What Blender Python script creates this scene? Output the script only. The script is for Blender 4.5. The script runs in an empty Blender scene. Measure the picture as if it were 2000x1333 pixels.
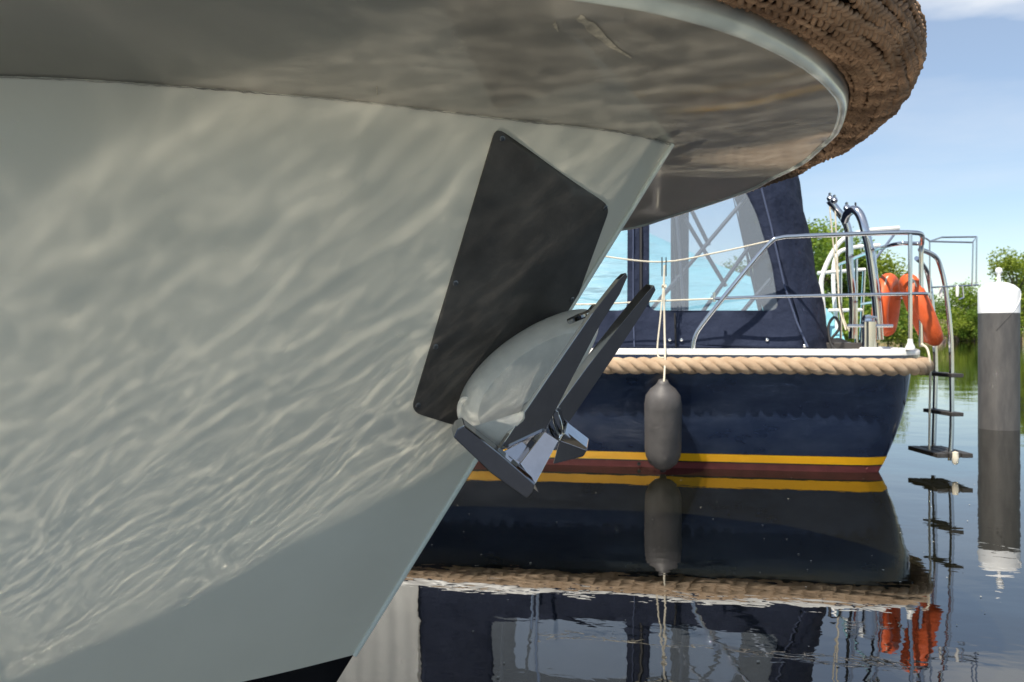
import bpy, bmesh, math, random
from mathutils import Vector, Matrix, geometry
from mathutils.bvhtree import BVHTree
R_ = math.radians
S = bpy.context.scene
COL = S.collection
random.seed(7)

# ------------------------------------------------------------------ camera
CAMZ, F, HY = 1.1, 1667.0, 652.0
cd = bpy.data.cameras.new('camera')
cam = bpy.data.objects.new('camera', cd); COL.objects.link(cam); S.camera = cam
cam.location = (0, 0, CAMZ); cam.rotation_euler = (math.pi / 2, 0, 0)
cd.lens = 30.0; cd.sensor_width = 36.0; cd.shift_y = -0.0073
cd.clip_start = 0.05; cd.clip_end = 6000
cd.dof.use_dof = True; cd.dof.focus_distance = 2.3; cd.dof.aperture_fstop = 7.0

# ------------------------------------------------------------------ sky, sun, exposure
EL = R_(54.0)
SUNH = Vector((0.60, 0.80, 0)).normalized()          # horizontal travel of the light
wld = bpy.data.worlds.new('World'); S.world = wld; wld.use_nodes = True
wn, wl = wld.node_tree.nodes, wld.node_tree.links
bg = wn['Background']
sky = wn.new('ShaderNodeTexSky'); sky.sky_type = 'NISHITA'; sky.sun_disc = False
sky.sun_elevation = EL; sky.sun_rotation = math.atan2(-SUNH.x, -SUNH.y)
sky.air_density = 1.0; sky.dust_density = 0.25; sky.ozone_density = 1.6
tc = wn.new('ShaderNodeTexCoord')
sep = wn.new('ShaderNodeSeparateXYZ'); wl.new(tc.outputs['Generated'], sep.inputs[0])
zc = wn.new('ShaderNodeMath'); zc.operation = 'MAXIMUM'; zc.inputs[1].default_value = 0.06
wl.new(sep.outputs[2], zc.inputs[0])
dvx = wn.new('ShaderNodeMath'); dvx.operation = 'DIVIDE'; wl.new(sep.outputs[0], dvx.inputs[0]); wl.new(zc.outputs[0], dvx.inputs[1])
dvy = wn.new('ShaderNodeMath'); dvy.operation = 'DIVIDE'; wl.new(sep.outputs[1], dvy.inputs[0]); wl.new(zc.outputs[0], dvy.inputs[1])
cmb = wn.new('ShaderNodeCombineXYZ'); wl.new(dvx.outputs[0], cmb.inputs[0]); wl.new(dvy.outputs[0], cmb.inputs[1])
cn = wn.new('ShaderNodeTexNoise'); cn.inputs['Scale'].default_value = 0.55; cn.inputs['Detail'].default_value = 7
cn.inputs['Roughness'].default_value = 0.55; cn.inputs['Distortion'].default_value = 0.4
wl.new(cmb.outputs[0], cn.inputs['Vector'])
cr = wn.new('ShaderNodeValToRGB'); cr.color_ramp.elements[0].position = 0.40; cr.color_ramp.elements[1].position = 0.80
cr.color_ramp.elements[1].color = (0.75, 0.75, 0.75, 1); cr.color_ramp.elements[0].color = (.18, .18, .18, 1)
wl.new(cn.outputs[0], cr.inputs[0])
mx = wn.new('ShaderNodeMixRGB'); lo = wn.new('ShaderNodeMapRange'); lo.inputs[1].default_value = .03; lo.inputs[2].default_value = .30; wl.new(sep.outputs[2], lo.inputs[0])
cmul = wn.new('ShaderNodeMath'); cmul.operation = 'MULTIPLY'; wl.new(cr.outputs[0], cmul.inputs[0]); wl.new(lo.outputs[0], cmul.inputs[1])
# one whiter cumulus bank low over the far reach, its edge broken by the same noise
dst = wn.new('ShaderNodeVectorMath'); dst.operation = 'DISTANCE'; wl.new(cmb.outputs[0], dst.inputs[0]); dst.inputs[1].default_value = (1.42, 2.30, 0)
cn2 = wn.new('ShaderNodeTexNoise'); cn2.inputs['Scale'].default_value = 2.2; cn2.inputs['Detail'].default_value = 6; wl.new(cmb.outputs[0], cn2.inputs['Vector'])
dsum = wn.new('ShaderNodeMath'); dsum.operation = 'ADD'; wl.new(dst.outputs['Value'], dsum.inputs[0]); wl.new(cn2.outputs[0], dsum.inputs[1])
cb = wn.new('ShaderNodeMapRange'); cb.inputs[1].default_value = 1.06; cb.inputs[2].default_value = .62; cb.inputs[3].default_value = 0; cb.inputs[4].default_value = .85
wl.new(dsum.outputs[0], cb.inputs[0])
cmx = wn.new('ShaderNodeMath'); cmx.operation = 'MAXIMUM'; wl.new(cmul.outputs[0], cmx.inputs[0]); wl.new(cb.outputs[0], cmx.inputs[1])
wl.new(cmx.outputs[0], mx.inputs[0]); wl.new(sky.outputs[0], mx.inputs[1])
mx.inputs[2].default_value = (6.2, 6.5, 6.9, 1)
wl.new(mx.outputs[0], bg.inputs[0])
bg.inputs[1].default_value = 0.092
sl = bpy.data.lights.new('sun', 'SUN'); sl.energy = 4.8; sl.angle = R_(0.53); sl.color = (1.0, 0.92, 0.80)
so = bpy.data.objects.new('sun', sl); COL.objects.link(so)
so.rotation_euler = Vector((SUNH.x * math.cos(EL), SUNH.y * math.cos(EL), -math.sin(EL))).to_track_quat('-Z', 'Y').to_euler()
S.view_settings.view_transform = 'Standard'; S.view_settings.look = 'None'
S.view_settings.gamma = 1.0; S.view_settings.use_curve_mapping = False
S.view_settings.exposure = 0.66
cy = S.cycles
cy.use_denoising = True; cy.use_guiding = True; cy.use_surface_guiding = True; cy.guiding_training_samples = 96
cy.caustics_reflective = True; cy.blur_glossy = 0.0; cy.sample_clamp_indirect = 0.0
cy.max_bounces = 10; cy.diffuse_bounces = 4; cy.glossy_bounces = 5; cy.transparent_max_bounces = 12

# ------------------------------------------------------------------ helpers
def P(px, py, d):                                    # photograph direction at depth d -> world
    return Vector(((px - 1000) / F * d, d, CAMZ - (py - HY) / F * d))

def tag(o, label=None, cat=None, group=None, kind=None):
    if label: o['label'] = label
    if cat: o['category'] = cat
    if group: o['group'] = group
    if kind: o['kind'] = kind
    return o

def link(o, parent=None):
    COL.objects.link(o)
    if parent is not None: o.parent = parent
    return o

def empty(name, loc=(0, 0, 0), rz=0.0, parent=None):
    o = bpy.data.objects.new(name, None); o.empty_display_size = 0.1
    o.location = loc; o.rotation_euler = (0, 0, rz)
    return link(o, parent)

class MB:
    def __init__(s): s.v, s.f = [], []
    def add(s, V, Fs):
        b = len(s.v); s.v += [tuple(p) for p in V]; s.f += [tuple(i + b for i in f) for f in Fs]; return s
    def grid(s, rows, close=False):
        n = len(rows[0]); V = [p for r in rows for p in r]; Fs = []
        for i in range(len(rows) - 1):
            for j in range(n if close else n - 1):
                k = (j + 1) % n
                Fs.append((i * n + j, i * n + k, (i + 1) * n + k, (i + 1) * n + j))
        return s.add(V, Fs)
    def tube(s, pts, r, n=8, closed=False, caps=True):
        pts = [Vector(p) for p in pts]; N = len(pts); rows = []
        rr = r if isinstance(r, (list, tuple)) else [r] * N
        up = None
        for i in range(N):
            if closed: t = pts[(i + 1) % N] - pts[i - 1]
            else: t = pts[min(i + 1, N - 1)] - pts[max(i - 1, 0)]
            t.normalize()
            if up is None:
                up = Vector((0, 0, 1)) if abs(t.z) < 0.9 else Vector((1, 0, 0))
            a = (up - t * up.dot(t)).normalized(); b = t.cross(a); up = a
            rows.append([pts[i] + (a * math.cos(q * math.tau / n) + b * math.sin(q * math.tau / n)) * rr[i] for q in range(n)])
        if closed: rows.append(rows[0])
        b0 = len(s.v); s.grid(rows, True)
        if caps and not closed:
            s.f.append(tuple(b0 + q for q in reversed(range(n)))); e = b0 + (N - 1) * n
            s.f.append(tuple(e + q for q in range(n)))
        return s
    def box(s, c, d, M=None):
        V = []
        for z in (-1, 1):
            for y in (-1, 1):
                for x in (-1, 1):
                    q = Vector((x * d[0] / 2, y * d[1] / 2, z * d[2] / 2))
                    if M is not None: q = M @ q
                    V.append(Vector(c) + q)
        return s.add(V, [(0, 2, 3, 1), (4, 5, 7, 6), (0, 1, 5, 4), (2, 6, 7, 3), (0, 4, 6, 2), (1, 3, 7, 5)])
    def lathe(s, c, prof, n=24, ax=None):
        c = Vector(c); rows = []
        M = Matrix.Identity(3) if ax is None else Vector(ax).to_track_quat('Z', 'Y').to_matrix()
        for r, z in prof:
            rows.append([c + M @ Vector((r * math.cos(q * math.tau / n), r * math.sin(q * math.tau / n), z)) for q in range(n)])
        return s.grid(rows, True)
    def prism(s, front, off):
        n = len(front); off = Vector(off); V = [Vector(p) for p in front] + [Vector(p) + off for p in front]
        return s.add(V, [tuple(range(n)), tuple(reversed(range(n, 2 * n)))] + [(i, i + n, (i + 1) % n + n, (i + 1) % n) for i in range(n)])
    def build(s, name, mat, parent=None, smooth=True, angle=40, bevel=0.0, fix=True, solid=0.0):
        me = bpy.data.meshes.new(name); me.from_pydata(s.v, [], s.f)
        if fix:
            bm = bmesh.new(); bm.from_mesh(me)
            bmesh.ops.remove_doubles(bm, verts=bm.verts, dist=1e-6)
            bmesh.ops.recalc_face_normals(bm, faces=bm.faces); bm.to_mesh(me); bm.free()
        me.materials.append(mat)
        if smooth:
            me.polygons.foreach_set('use_smooth', [True] * len(me.polygons))
            if angle < 180: me.set_sharp_from_angle(angle=R_(angle))
        o = bpy.data.objects.new(name, me)
        if solid:
            m = o.modifiers.new('thickness', 'SOLIDIFY'); m.thickness = solid; m.offset = 0
        if bevel:
            m = o.modifiers.new('bevel', 'BEVEL'); m.width = bevel; m.segments = 2; m.limit_method = 'ANGLE'; m.angle_limit = R_(35)
        return link(o, parent)

def spline(pts, n):
    pts = [Vector(p) for p in pts]; m = len(pts) - 1; out = []
    for k in range(n + 1):
        t = k / n * m; i = min(int(t), m - 1); u = t - i
        p1, p2 = pts[i], pts[i + 1]
        p0 = pts[i - 1] if i > 0 else p1 * 2 - p2
        p3 = pts[i + 2] if i + 2 <= m else p2 * 2 - p1
        out.append(0.5 * (2 * p1 + (p2 - p0) * u + (2 * p0 - 5 * p1 + 4 * p2 - p3) * u * u + (3 * p1 - p0 - 3 * p2 + p3) * u ** 3))
    return out

def resample(pts, step):
    L = [0.0]
    for a, b in zip(pts, pts[1:]): L.append(L[-1] + (b - a).length)
    n = max(2, int(L[-1] / step)); out = []; j = 0
    for k in range(n + 1):
        s = L[-1] * k / n
        while j < len(L) - 2 and L[j + 1] < s: j += 1
        u = (s - L[j]) / max(1e-9, L[j + 1] - L[j]); out.append(pts[j].lerp(pts[j + 1], min(1, u)))
    return out

def horiz_normals(path, side):                       # horizontal unit normals of a path
    out = []
    for i in range(len(path)):
        t = path[min(i + 1, len(path) - 1)] - path[max(i - 1, 0)]
        out.append(Vector((t.y, -t.x, 0)).normalized() * side)
    return out

def sweep(mb, path, prof, side, closed_prof=False):
    N = horiz_normals(path, side)
    return mb.grid([[p + n * o + Vector((0, 0, u)) for o, u in prof] for p, n in zip(path, N)], closed_prof)

def fill2d(outline, holes=(), step=None):            # triangulated polygon with interior points
    V = [Vector((p[0], p[1])) for p in outline]; E = [(i, (i + 1) % len(V)) for i in range(len(V))]
    for h in holes:
        b = len(V); V += [Vector((p[0], p[1])) for p in h]; E += [(b + i, b + (i + 1) % len(h)) for i in range(len(h))]
    if step:
        xs = [p[0] for p in outline]; ys = [p[1] for p in outline]
        x = min(xs) + step * .5
        while x < max(xs):
            y = min(ys) + step * .5
            while y < max(ys):
                V.append(Vector((x + random.uniform(-.1, .1) * step, y))); y += step
            x += step
    r = geometry.delaunay_2d_cdt(V, E, [], 1, 1e-6)
    def inside(p, poly):
        c = False; j = len(poly) - 1
        for i in range(len(poly)):
            a, b = poly[i], poly[j]
            if (a[1] > p[1]) != (b[1] > p[1]) and p[0] < (b[0] - a[0]) * (p[1] - a[1]) / (b[1] - a[1]) + a[0]: c = not c
            j = i
        return c
    ctr = lambda f: sum((Vector((r[0][i].x, r[0][i].y)) for i in f), Vector((0, 0))) / len(f)
    r = (r[0], None, [f for f in r[2] if inside(ctr(f), outline) and not any(inside(ctr(f), h) for h in holes)])
    used = sorted({i for f in r[2] for i in f}); ix = {v: k for k, v in enumerate(used)}
    return [r[0][i] for i in used], [tuple(ix[i] for i in f) for f in r[2]]

def rounded(poly, r, n=5):                           # round the corners of a 2-D polygon
    out = []
    for i in range(len(poly)):
        a, b, c = (Vector(poly[j % len(poly)]) for j in (i - 1, i, i + 1))
        q = min(r, (a - b).length * .45, (c - b).length * .45)
        p, s = b + (a - b).normalized() * q, b + (c - b).normalized() * q
        for k in range(n + 1):
            t = k / n; out.append(p.lerp(b, t).lerp(b.lerp(s, t), t))
    return out

# ------------------------------------------------------------------ materials
def mat(name, col, rough=0.5, metal=0.0, var=0.0, vscale=5.0, bump=0.0, bscale=40.0, coat=0.0, coat_rough=0.05,
        rvar=0.0, spec=None, stretch=None, col2=None, trans=0.0):
    m = bpy.data.materials.new(name); m.use_nodes = True
    nt = m.node_tree; b = nt.nodes['Principled BSDF']; l = nt.links
    b.inputs['Base Color'].default_value = (*col, 1); b.inputs['Roughness'].default_value = rough
    b.inputs['Metallic'].default_value = metal
    if coat: b.inputs['Coat Weight'].default_value = coat; b.inputs['Coat Roughness'].default_value = coat_rough
    if spec is not None: b.inputs['Specular IOR Level'].default_value = spec
    t = nt.nodes.new('ShaderNodeTexCoord'); vec = t.outputs['Object']
    if stretch:
        mp = nt.nodes.new('ShaderNodeMapping'); mp.inputs['Scale'].default_value = stretch; l.new(vec, mp.inputs[0]); vec = mp.outputs[0]
    if var or rvar or col2:
        n = nt.nodes.new('ShaderNodeTexNoise'); n.inputs['Scale'].default_value = vscale; n.inputs['Detail'].default_value = 6
        n.inputs['Roughness'].default_value = 0.6; l.new(vec, n.inputs['Vector'])
        cr = nt.nodes.new('ShaderNodeValToRGB'); cr.color_ramp.elements[0].position = 0.33; cr.color_ramp.elements[1].position = 0.67
        c2 = col2 or tuple(min(1, c * (1 + var)) for c in col); c1 = col if col2 else tuple(c * (1 - var) for c in col)
        cr.color_ramp.elements[0].color = (*c1, 1); cr.color_ramp.elements[1].color = (*c2, 1)
        l.new(n.outputs[0], cr.inputs[0])
        if var or col2: l.new(cr.outputs[0], b.inputs['Base Color'])
        if rvar:
            mr = nt.nodes.new('ShaderNodeMapRange'); mr.inputs[1].default_value = .3; mr.inputs[2].default_value = .7
            mr.inputs[3].default_value = max(0, rough - rvar); mr.inputs[4].default_value = rough + rvar
            l.new(n.outputs[0], mr.inputs[0]); l.new(mr.outputs[0], b.inputs['Roughness'])
    if bump:
        n2 = nt.nodes.new('ShaderNodeTexNoise'); n2.inputs['Scale'].default_value = bscale; n2.inputs['Detail'].default_value = 4
        l.new(vec, n2.inputs['Vector'])
        bp = nt.nodes.new('ShaderNodeBump'); bp.inputs['Strength'].default_value = 1.0; bp.inputs['Distance'].default_value = bump
        l.new(n2.outputs[0], bp.inputs['Height']); l.new(bp.outputs[0], b.inputs['Normal'])
    return m

M = {}
M['paint'] = mat('pale_grey_green_hull_paint', (.66, .64, .54), .30, var=.035, vscale=2.2, coat=.55, coat_rough=.12, bump=.0006, bscale=5.0)
M['soffit'] = mat('shade_darkened_hull_paint', (.34, .32, .27), .36, var=.06, vscale=3.0, coat=.55, coat_rough=.04, bump=.0005, bscale=6.0)  # hull paint made darker; the underside's shade is put into this colour
M['rim'] = mat('pale_rim_paint', (.66, .70, .63), .3, var=.05, vscale=9, coat=.6, coat_rough=.1)
M['boot'] = mat('black_boot_paint', (.008, .008, .01), .25, coat=.4)
M['seam'] = mat('dirty_sealant', (.20, .19, .165), .6, col2=(.58, .56, .48), vscale=7, bump=.002, bscale=120)
M['scuff'] = mat('chalky_scuff', (.50, .46, .36), .7, var=.25, vscale=60)
M['plate'] = mat('dark_stainless_plate', (.060, .056, .051), .52, metal=.45, col2=(.10, .094, .086), vscale=7, rvar=.07, bump=.0003, bscale=300)
M['steel'] = mat('polished_stainless', (.62, .62, .63), .08, metal=1.0, rvar=.03, vscale=18)
M['anchor'] = mat('polished_anchor_steel', (.42, .42, .43), .05, metal=1.0, rvar=.03, vscale=22, var=.06, bump=.00012, bscale=9)
M['screw'] = mat('screw_steel', (.17, .18, .19), .35, metal=.9)
M['bolster'] = mat('pale_bolster_paint', (.64, .63, .56), .42, var=.07, vscale=22, coat=.12, coat_rough=.15, bump=.0006, bscale=160)
M['knit'] = mat('brown_knitted_rope', (.165, .102, .064), .9, col2=(.345, .225, .14), vscale=9, bump=.0008, bscale=260, spec=.15)
M['knitcore'] = mat('dark_rope_core', (.022, .014, .009), .95, spec=.1)
M['manila'] = mat('tan_laid_rope', (.32, .225, .145), .85, col2=(.45, .335, .23), vscale=9, bump=.003, bscale=220, spec=.2)
M['navy'] = mat('navy_hull_gloss', (.008, .016, .042), .17, col2=(.022, .034, .066), vscale=2.6, rvar=.10, coat=.7, coat_rough=.06, stretch=(1, 1, 2.2))
M['yellow'] = mat('yellow_stripe_paint', (.88, .44, .006), .35, var=.06, vscale=5)
M['blackline'] = mat('dark_line_paint', (.01, .01, .012), .4)
M['red'] = mat('oxblood_antifouling', (.17, .035, .035), .65, var=.2, vscale=6, bump=.001, bscale=60)
M['white'] = mat('white_gelcoat', (.76, .76, .73), .35, var=.04, vscale=4)
M['canvas'] = mat('navy_canvas', (.009, .014, .033), .85, col2=(.016, .023, .048), vscale=3, bump=.03, bscale=7, spec=.25)
M['canvas_seam'] = mat('navy_seam_tape', (.055, .07, .12), .8, bump=.001, bscale=200, spec=.2)
M['darkbar'] = mat('dark_frame_tube', (.05, .055, .07), .35, metal=.6)
M['cord'] = mat('pale_cord', (.60, .55, .44), .85, var=.12, vscale=30, bump=.001, bscale=400)
M['fender'] = mat('grey_fender_vinyl', (.060, .056, .056), .55, col2=(.085, .080, .079), vscale=6, bump=.0006, bscale=80)
M['fender_end'] = mat('dark_fender_end', (.05, .05, .055), .5)
M['orange'] = mat('orange_lifebuoy', (.60, .095, .02), .55, var=.12, vscale=7, bump=.002, bscale=20)
M['wood'] = mat('dark_wet_wood', (.035, .032, .03), .6, var=.3, vscale=20, stretch=(1, 6, 1))
M['black'] = mat('black_rubber', (.012, .012, .013), .6)
M['pile'] = mat('charcoal_pile_sleeve', (.058, .056, .056), .62, col2=(.098, .093, .088), vscale=5, bump=.003, bscale=40, stretch=(2, 2, .5))
M['pilewhite'] = mat('white_pile_cap', (.80, .80, .79), .5, var=.03, vscale=7)
M['tarp'] = mat('turquoise_tarpaulin', (.17, .44, .52), .5, col2=(.24, .50, .57), vscale=2, bump=.10, bscale=2.4, stretch=(.55, .6, 3.2))
M['bark'] = mat('bark', (.09, .07, .05), .9, var=.3, vscale=5, bump=.03, bscale=6)
M['grass'] = mat('bank_grass', (.055, .085, .02), .95, col2=(.10, .12, .035), vscale=.3, bump=.05, bscale=3)
M['reed'] = mat('dry_reed', (.36, .29, .15), .9, var=.25, vscale=1.5)
M['roof'] = mat('brown_roof_tiles', (.17, .13, .09), .8, var=.2, vscale=2, bump=.03, bscale=4)
M['render_wall'] = mat('pale_render', (.50, .44, .38), .9, var=.06, vscale=1)
M['brick'] = mat('pinkish_wall', (.42, .29, .25), .9, var=.15, vscale=2)
M['pane'] = mat('dark_window_glass', (.02, .025, .03), .08)
M['plank'] = mat('grey_added_plank', (.16, .14, .12), .8, col2=(.24, .22, .19), vscale=5, stretch=(8, 1, 1), bump=.003, bscale=30)

def leafmat(name, c1, c2):
    m = bpy.data.materials.new(name); m.use_nodes = True; nt = m.node_tree; l = nt.links
    b = nt.nodes['Principled BSDF']; b.inputs['Roughness'].default_value = .55; b.inputs['Specular IOR Level'].default_value = .25
    g = nt.nodes.new('ShaderNodeNewGeometry'); cr = nt.nodes.new('ShaderNodeValToRGB')
    cr.color_ramp.elements[0].color = (*c1, 1); cr.color_ramp.elements[1].color = (*c2, 1)
    l.new(g.outputs['Random Per Island'], cr.inputs[0]); l.new(cr.outputs[0], b.inputs['Base Color'])
    tr = nt.nodes.new('ShaderNodeBsdfTranslucent'); l.new(cr.outputs[0], tr.inputs['Color'])
    ms = nt.nodes.new('ShaderNodeMixShader'); ms.inputs[0].default_value = .45
    l.new(b.outputs[0], ms.inputs[1]); l.new(tr.outputs[0], ms.inputs[2]); l.new(ms.outputs[0], nt.nodes['Material Output'].inputs[0])
    return m
LEAF = [leafmat('fresh_green_leaves', (.12, .20, .015), (.26, .36, .045)),
        leafmat('mid_green_leaves', (.075, .14, .014), (.17, .27, .04)),
        leafmat('yellow_green_leaves', (.16, .22, .018), (.31, .38, .06))]

def vinylmat():
    m = bpy.data.materials.new('clear_vinyl_window'); m.use_nodes = True; nt = m.node_tree; l = nt.links
    nt.nodes.remove(nt.nodes['Principled BSDF'])
    tr = nt.nodes.new('ShaderNodeBsdfTransparent'); tr.inputs[0].default_value = (.86, .90, .94, 1)
    gl = nt.nodes.new('ShaderNodeBsdfGlossy'); gl.inputs['Roughness'].default_value = .04
    fr = nt.nodes.new('ShaderNodeFresnel'); fr.inputs[0].default_value = 1.5
    n = nt.nodes.new('ShaderNodeTexNoise'); n.inputs['Scale'].default_value = 2.2; n.inputs['Detail'].default_value = 2
    t = nt.nodes.new('ShaderNodeTexCoord'); l.new(t.outputs['Object'], n.inputs['Vector'])
    bp = nt.nodes.new('ShaderNodeBump'); bp.inputs['Distance'].default_value = .03; l.new(n.outputs[0], bp.inputs['Height'])
    l.new(bp.outputs[0], gl.inputs['Normal']); l.new(bp.outputs[0], fr.inputs['Normal'])
    ms = nt.nodes.new('ShaderNodeMixShader'); l.new(fr.outputs[0], ms.inputs[0]); l.new(tr.outputs[0], ms.inputs[1]); l.new(gl.outputs[0], ms.inputs[2])
    df = nt.nodes.new('ShaderNodeBsdfDiffuse'); df.inputs[0].default_value = (.55, .63, .72, 1)  # pale blue veil paints sky reflection and see-through haze into the window
    m2 = nt.nodes.new('ShaderNodeMixShader'); m2.inputs[0].default_value = .2
    l.new(ms.outputs[0], m2.inputs[1]); l.new(df.outputs[0], m2.inputs[2]); l.new(m2.outputs[0], nt.nodes['Material Output'].inputs[0])
    return m
M['vinyl'] = vinylmat()

def watermat():
    m = bpy.data.materials.new('canal_water'); m.use_nodes = True; nt = m.node_tree; l = nt.links
    b = nt.nodes['Principled BSDF']; b.inputs['Base Color'].default_value = (.007, .0066, .003, 1)
    b.inputs['Roughness'].default_value = 0.0; b.inputs['IOR'].default_value = 1.65; b.inputs['Specular IOR Level'].default_value = 1.0
    t = nt.nodes.new('ShaderNodeTexCoord')
    def noise(sc, det, stretch, rot):
        mp = nt.nodes.new('ShaderNodeMapping'); mp.vector_type = 'TEXTURE'
        mp.inputs['Scale'].default_value = stretch; mp.inputs['Rotation'].default_value = (0, 0, rot)
        l.new(t.outputs['Object'], mp.inputs[0])
        n = nt.nodes.new('ShaderNodeTexNoise'); n.inputs['Scale'].default_value = sc; n.inputs['Detail'].default_value = det
        n.inputs['Roughness'].default_value = .45; n.inputs['Distortion'].default_value = .3
        l.new(mp.outputs[0], n.inputs['Vector']); return n.outputs[0]
    def mul(a, k):
        q = nt.nodes.new('ShaderNodeMath'); q.operation = 'MULTIPLY'; q.inputs[1].default_value = k; l.new(a, q.inputs[0]); return q.outputs[0]
    def add(a, c):
        q = nt.nodes.new('ShaderNodeMath'); q.operation = 'ADD'; l.new(a, q.inputs[0]); l.new(c, q.inputs[1]); return q.outputs[0]
    sp = nt.nodes.new('ShaderNodeSeparateXYZ'); l.new(t.outputs['Object'], sp.inputs[0])
    def ramp(y0, y1, a, c):
        n = nt.nodes.new('ShaderNodeMapRange'); n.inputs[1].default_value = y0; n.inputs[2].default_value = y1
        n.inputs[3].default_value = a; n.inputs[4].default_value = c; l.new(sp.outputs[1], n.inputs[0]); return n
    h = add(mul(noise(1.0, 2, (1.3, 1, 1), R_(-30)), .0062), mul(noise(8.0, 3, (1.55, 1, 1), R_(-15)), .00080))
    h = add(h, mul(noise(13, 1, (1.8, 1, 1), R_(-15)), .00024))
    # the basin between the boats lies sheltered, the water towards the camera is a little livelier
    cal = ramp(1.2, 3.0, 1.0, .85)
    q = nt.nodes.new('ShaderNodeMath'); q.operation = 'MULTIPLY'; l.new(h, q.inputs[0]); l.new(cal.outputs[0], q.inputs[1])
    bp = nt.nodes.new('ShaderNodeBump'); bp.inputs['Strength'].default_value = 1; bp.inputs['Distance'].default_value = 1.0
    l.new(q.outputs[0], bp.inputs['Height']); l.new(bp.outputs[0], b.inputs['Normal'])
    n = ramp(1.2, 2.6, .068, 0.0)
    l.new(n.outputs[0], b.inputs['Roughness'])
    return m
M['water'] = watermat()

# ------------------------------------------------------------------ setting: water and banks
w = MB(); w.add([(-900, -400, 0), (900, -400, 0), (900, 1500, 0), (-900, 1500, 0)], [(0, 1, 2, 3)])
tag(w.build('water', M['water'], smooth=False), kind='structure')
shore = [(-900, 46), (-60, 46), (6, 48), (16, 52), (24, 60), (34, 80), (46, 108), (58, 122), (80, 126), (110, 120), (900, 120)]
g = MB(); rows = []
for k, (off, z) in enumerate(((-1, -.5), (0, .02), (2.5, .45), (10, .8), (60, 1.2), (1600, 1.5))):
    rows.append([(x + (off * -.35 if 0 < x < 60 else 0), y + off, z) for x, y in shore])
g.grid(rows)
tag(g.build('river_bank', M['grass']), kind='structure')
n_reed = MB(); rr = random.Random(3)
for i in range(5200):
    t = rr.random(); j = 3 + t * 6.6; a = int(min(j, 8)); u = j - a
    if (math.sin(j * 9.0) + math.sin(j * 23.0 + 1)) < -.1: continue
    x = shore[a][0] * (1 - u) + shore[a + 1][0] * u + rr.uniform(-.4, .4); y = shore[a][1] * (1 - u) + shore[a + 1][1] * u + rr.uniform(-.2, 2.2)
    hgt = rr.uniform(.7, 1.7); dx = rr.uniform(-.2, .2)
    n_reed.add([(x - .05, y, 0), (x + .05, y, 0), (x + dx, y + rr.uniform(-.1, .1), hgt)], [(0, 1, 2)])
tag(n_reed.build('reeds', M['reed'], smooth=False, fix=False), kind='stuff')

sk = MB(); rg = random.Random(12)
for i in range(70):
    d = rg.uniform(2.7, 6.6); x = rg.uniform(-.25, .62) * d; r = rg.uniform(.0025, .006)
    sk.add([(x - r, d - r, .004), (x + r, d - r * .6, .004), (x + r * .8, d + r, .004), (x - r * .7, d + r * .8, .004)], [(0, 1, 2, 3)])
tag(sk.build('floating_seed_fluff', mat('seed_fluff', (.36, .35, .30), .9), smooth=False, fix=False), kind='stuff')

# ------------------------------------------------------------------ far bank: trees, house, shed
def tree(name, x, y, h, wd, leaf, label, group=None, n=4200, cat='tree', low=.22, size=.30, seed=0):
    rg = random.Random(seed * 31 + 5)
    root = empty(name, (x, y, .5)); tag(root, label, cat, group)
    tr = MB(); lean = rg.uniform(-.05, .05) * h
    tr.tube([(0, 0, -.6), (lean * .3, 0, h * .25), (lean, 0, h * .75)], [h * .028, h * .02, h * .006], 7)
    clumps = []
    nb = max(9, int(wd * 3))
    for i in range(nb):
        zz = rg.uniform(low, .93); wr = wd * .5 * math.sin(min(1, (1.08 - zz) * 1.5) * math.pi * .5) ** .8
        a = rg.uniform(0, math.tau); q = wr * math.sqrt(rg.uniform(.12, 1)) * .85
        c = Vector((math.cos(a) * q + lean * zz, math.sin(a) * q, zz * h)); clumps.append((c, wd * rg.uniform(.13, .24)))
        tr.tube([(lean * zz * .6, 0, zz * h * .6), (c.x * .55, c.y * .55, zz * h * .82), tuple(c)], [h * .011, h * .007, h * .003], 5)
    tr.build('trunk', M['bark'], root, fix=False)
    cr = MB()
    for i in range(n):
        c, r = clumps[rg.randrange(nb)]
        d = Vector((rg.gauss(0, 1), rg.gauss(0, 1), rg.gauss(0, .8))).normalized() * r * rg.uniform(.25, 1.12) ** .7
        p = c + d; s = size * rg.uniform(.5, 1.2)
        a = Vector((rg.gauss(0, 1), rg.gauss(0, 1), rg.gauss(0, .6))).normalized(); b = a.cross(Vector((rg.gauss(0, 1), rg.gauss(0, 1), rg.gauss(0, 1)))).normalized()
        cr.add([p - a * s * .6, p + b * s * .35, p + a * s * .6, p - b * s * .35], [(0, 1, 2, 3)])
    cr.build('crown', leaf, root, smooth=False, fix=False)
    return root

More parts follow.
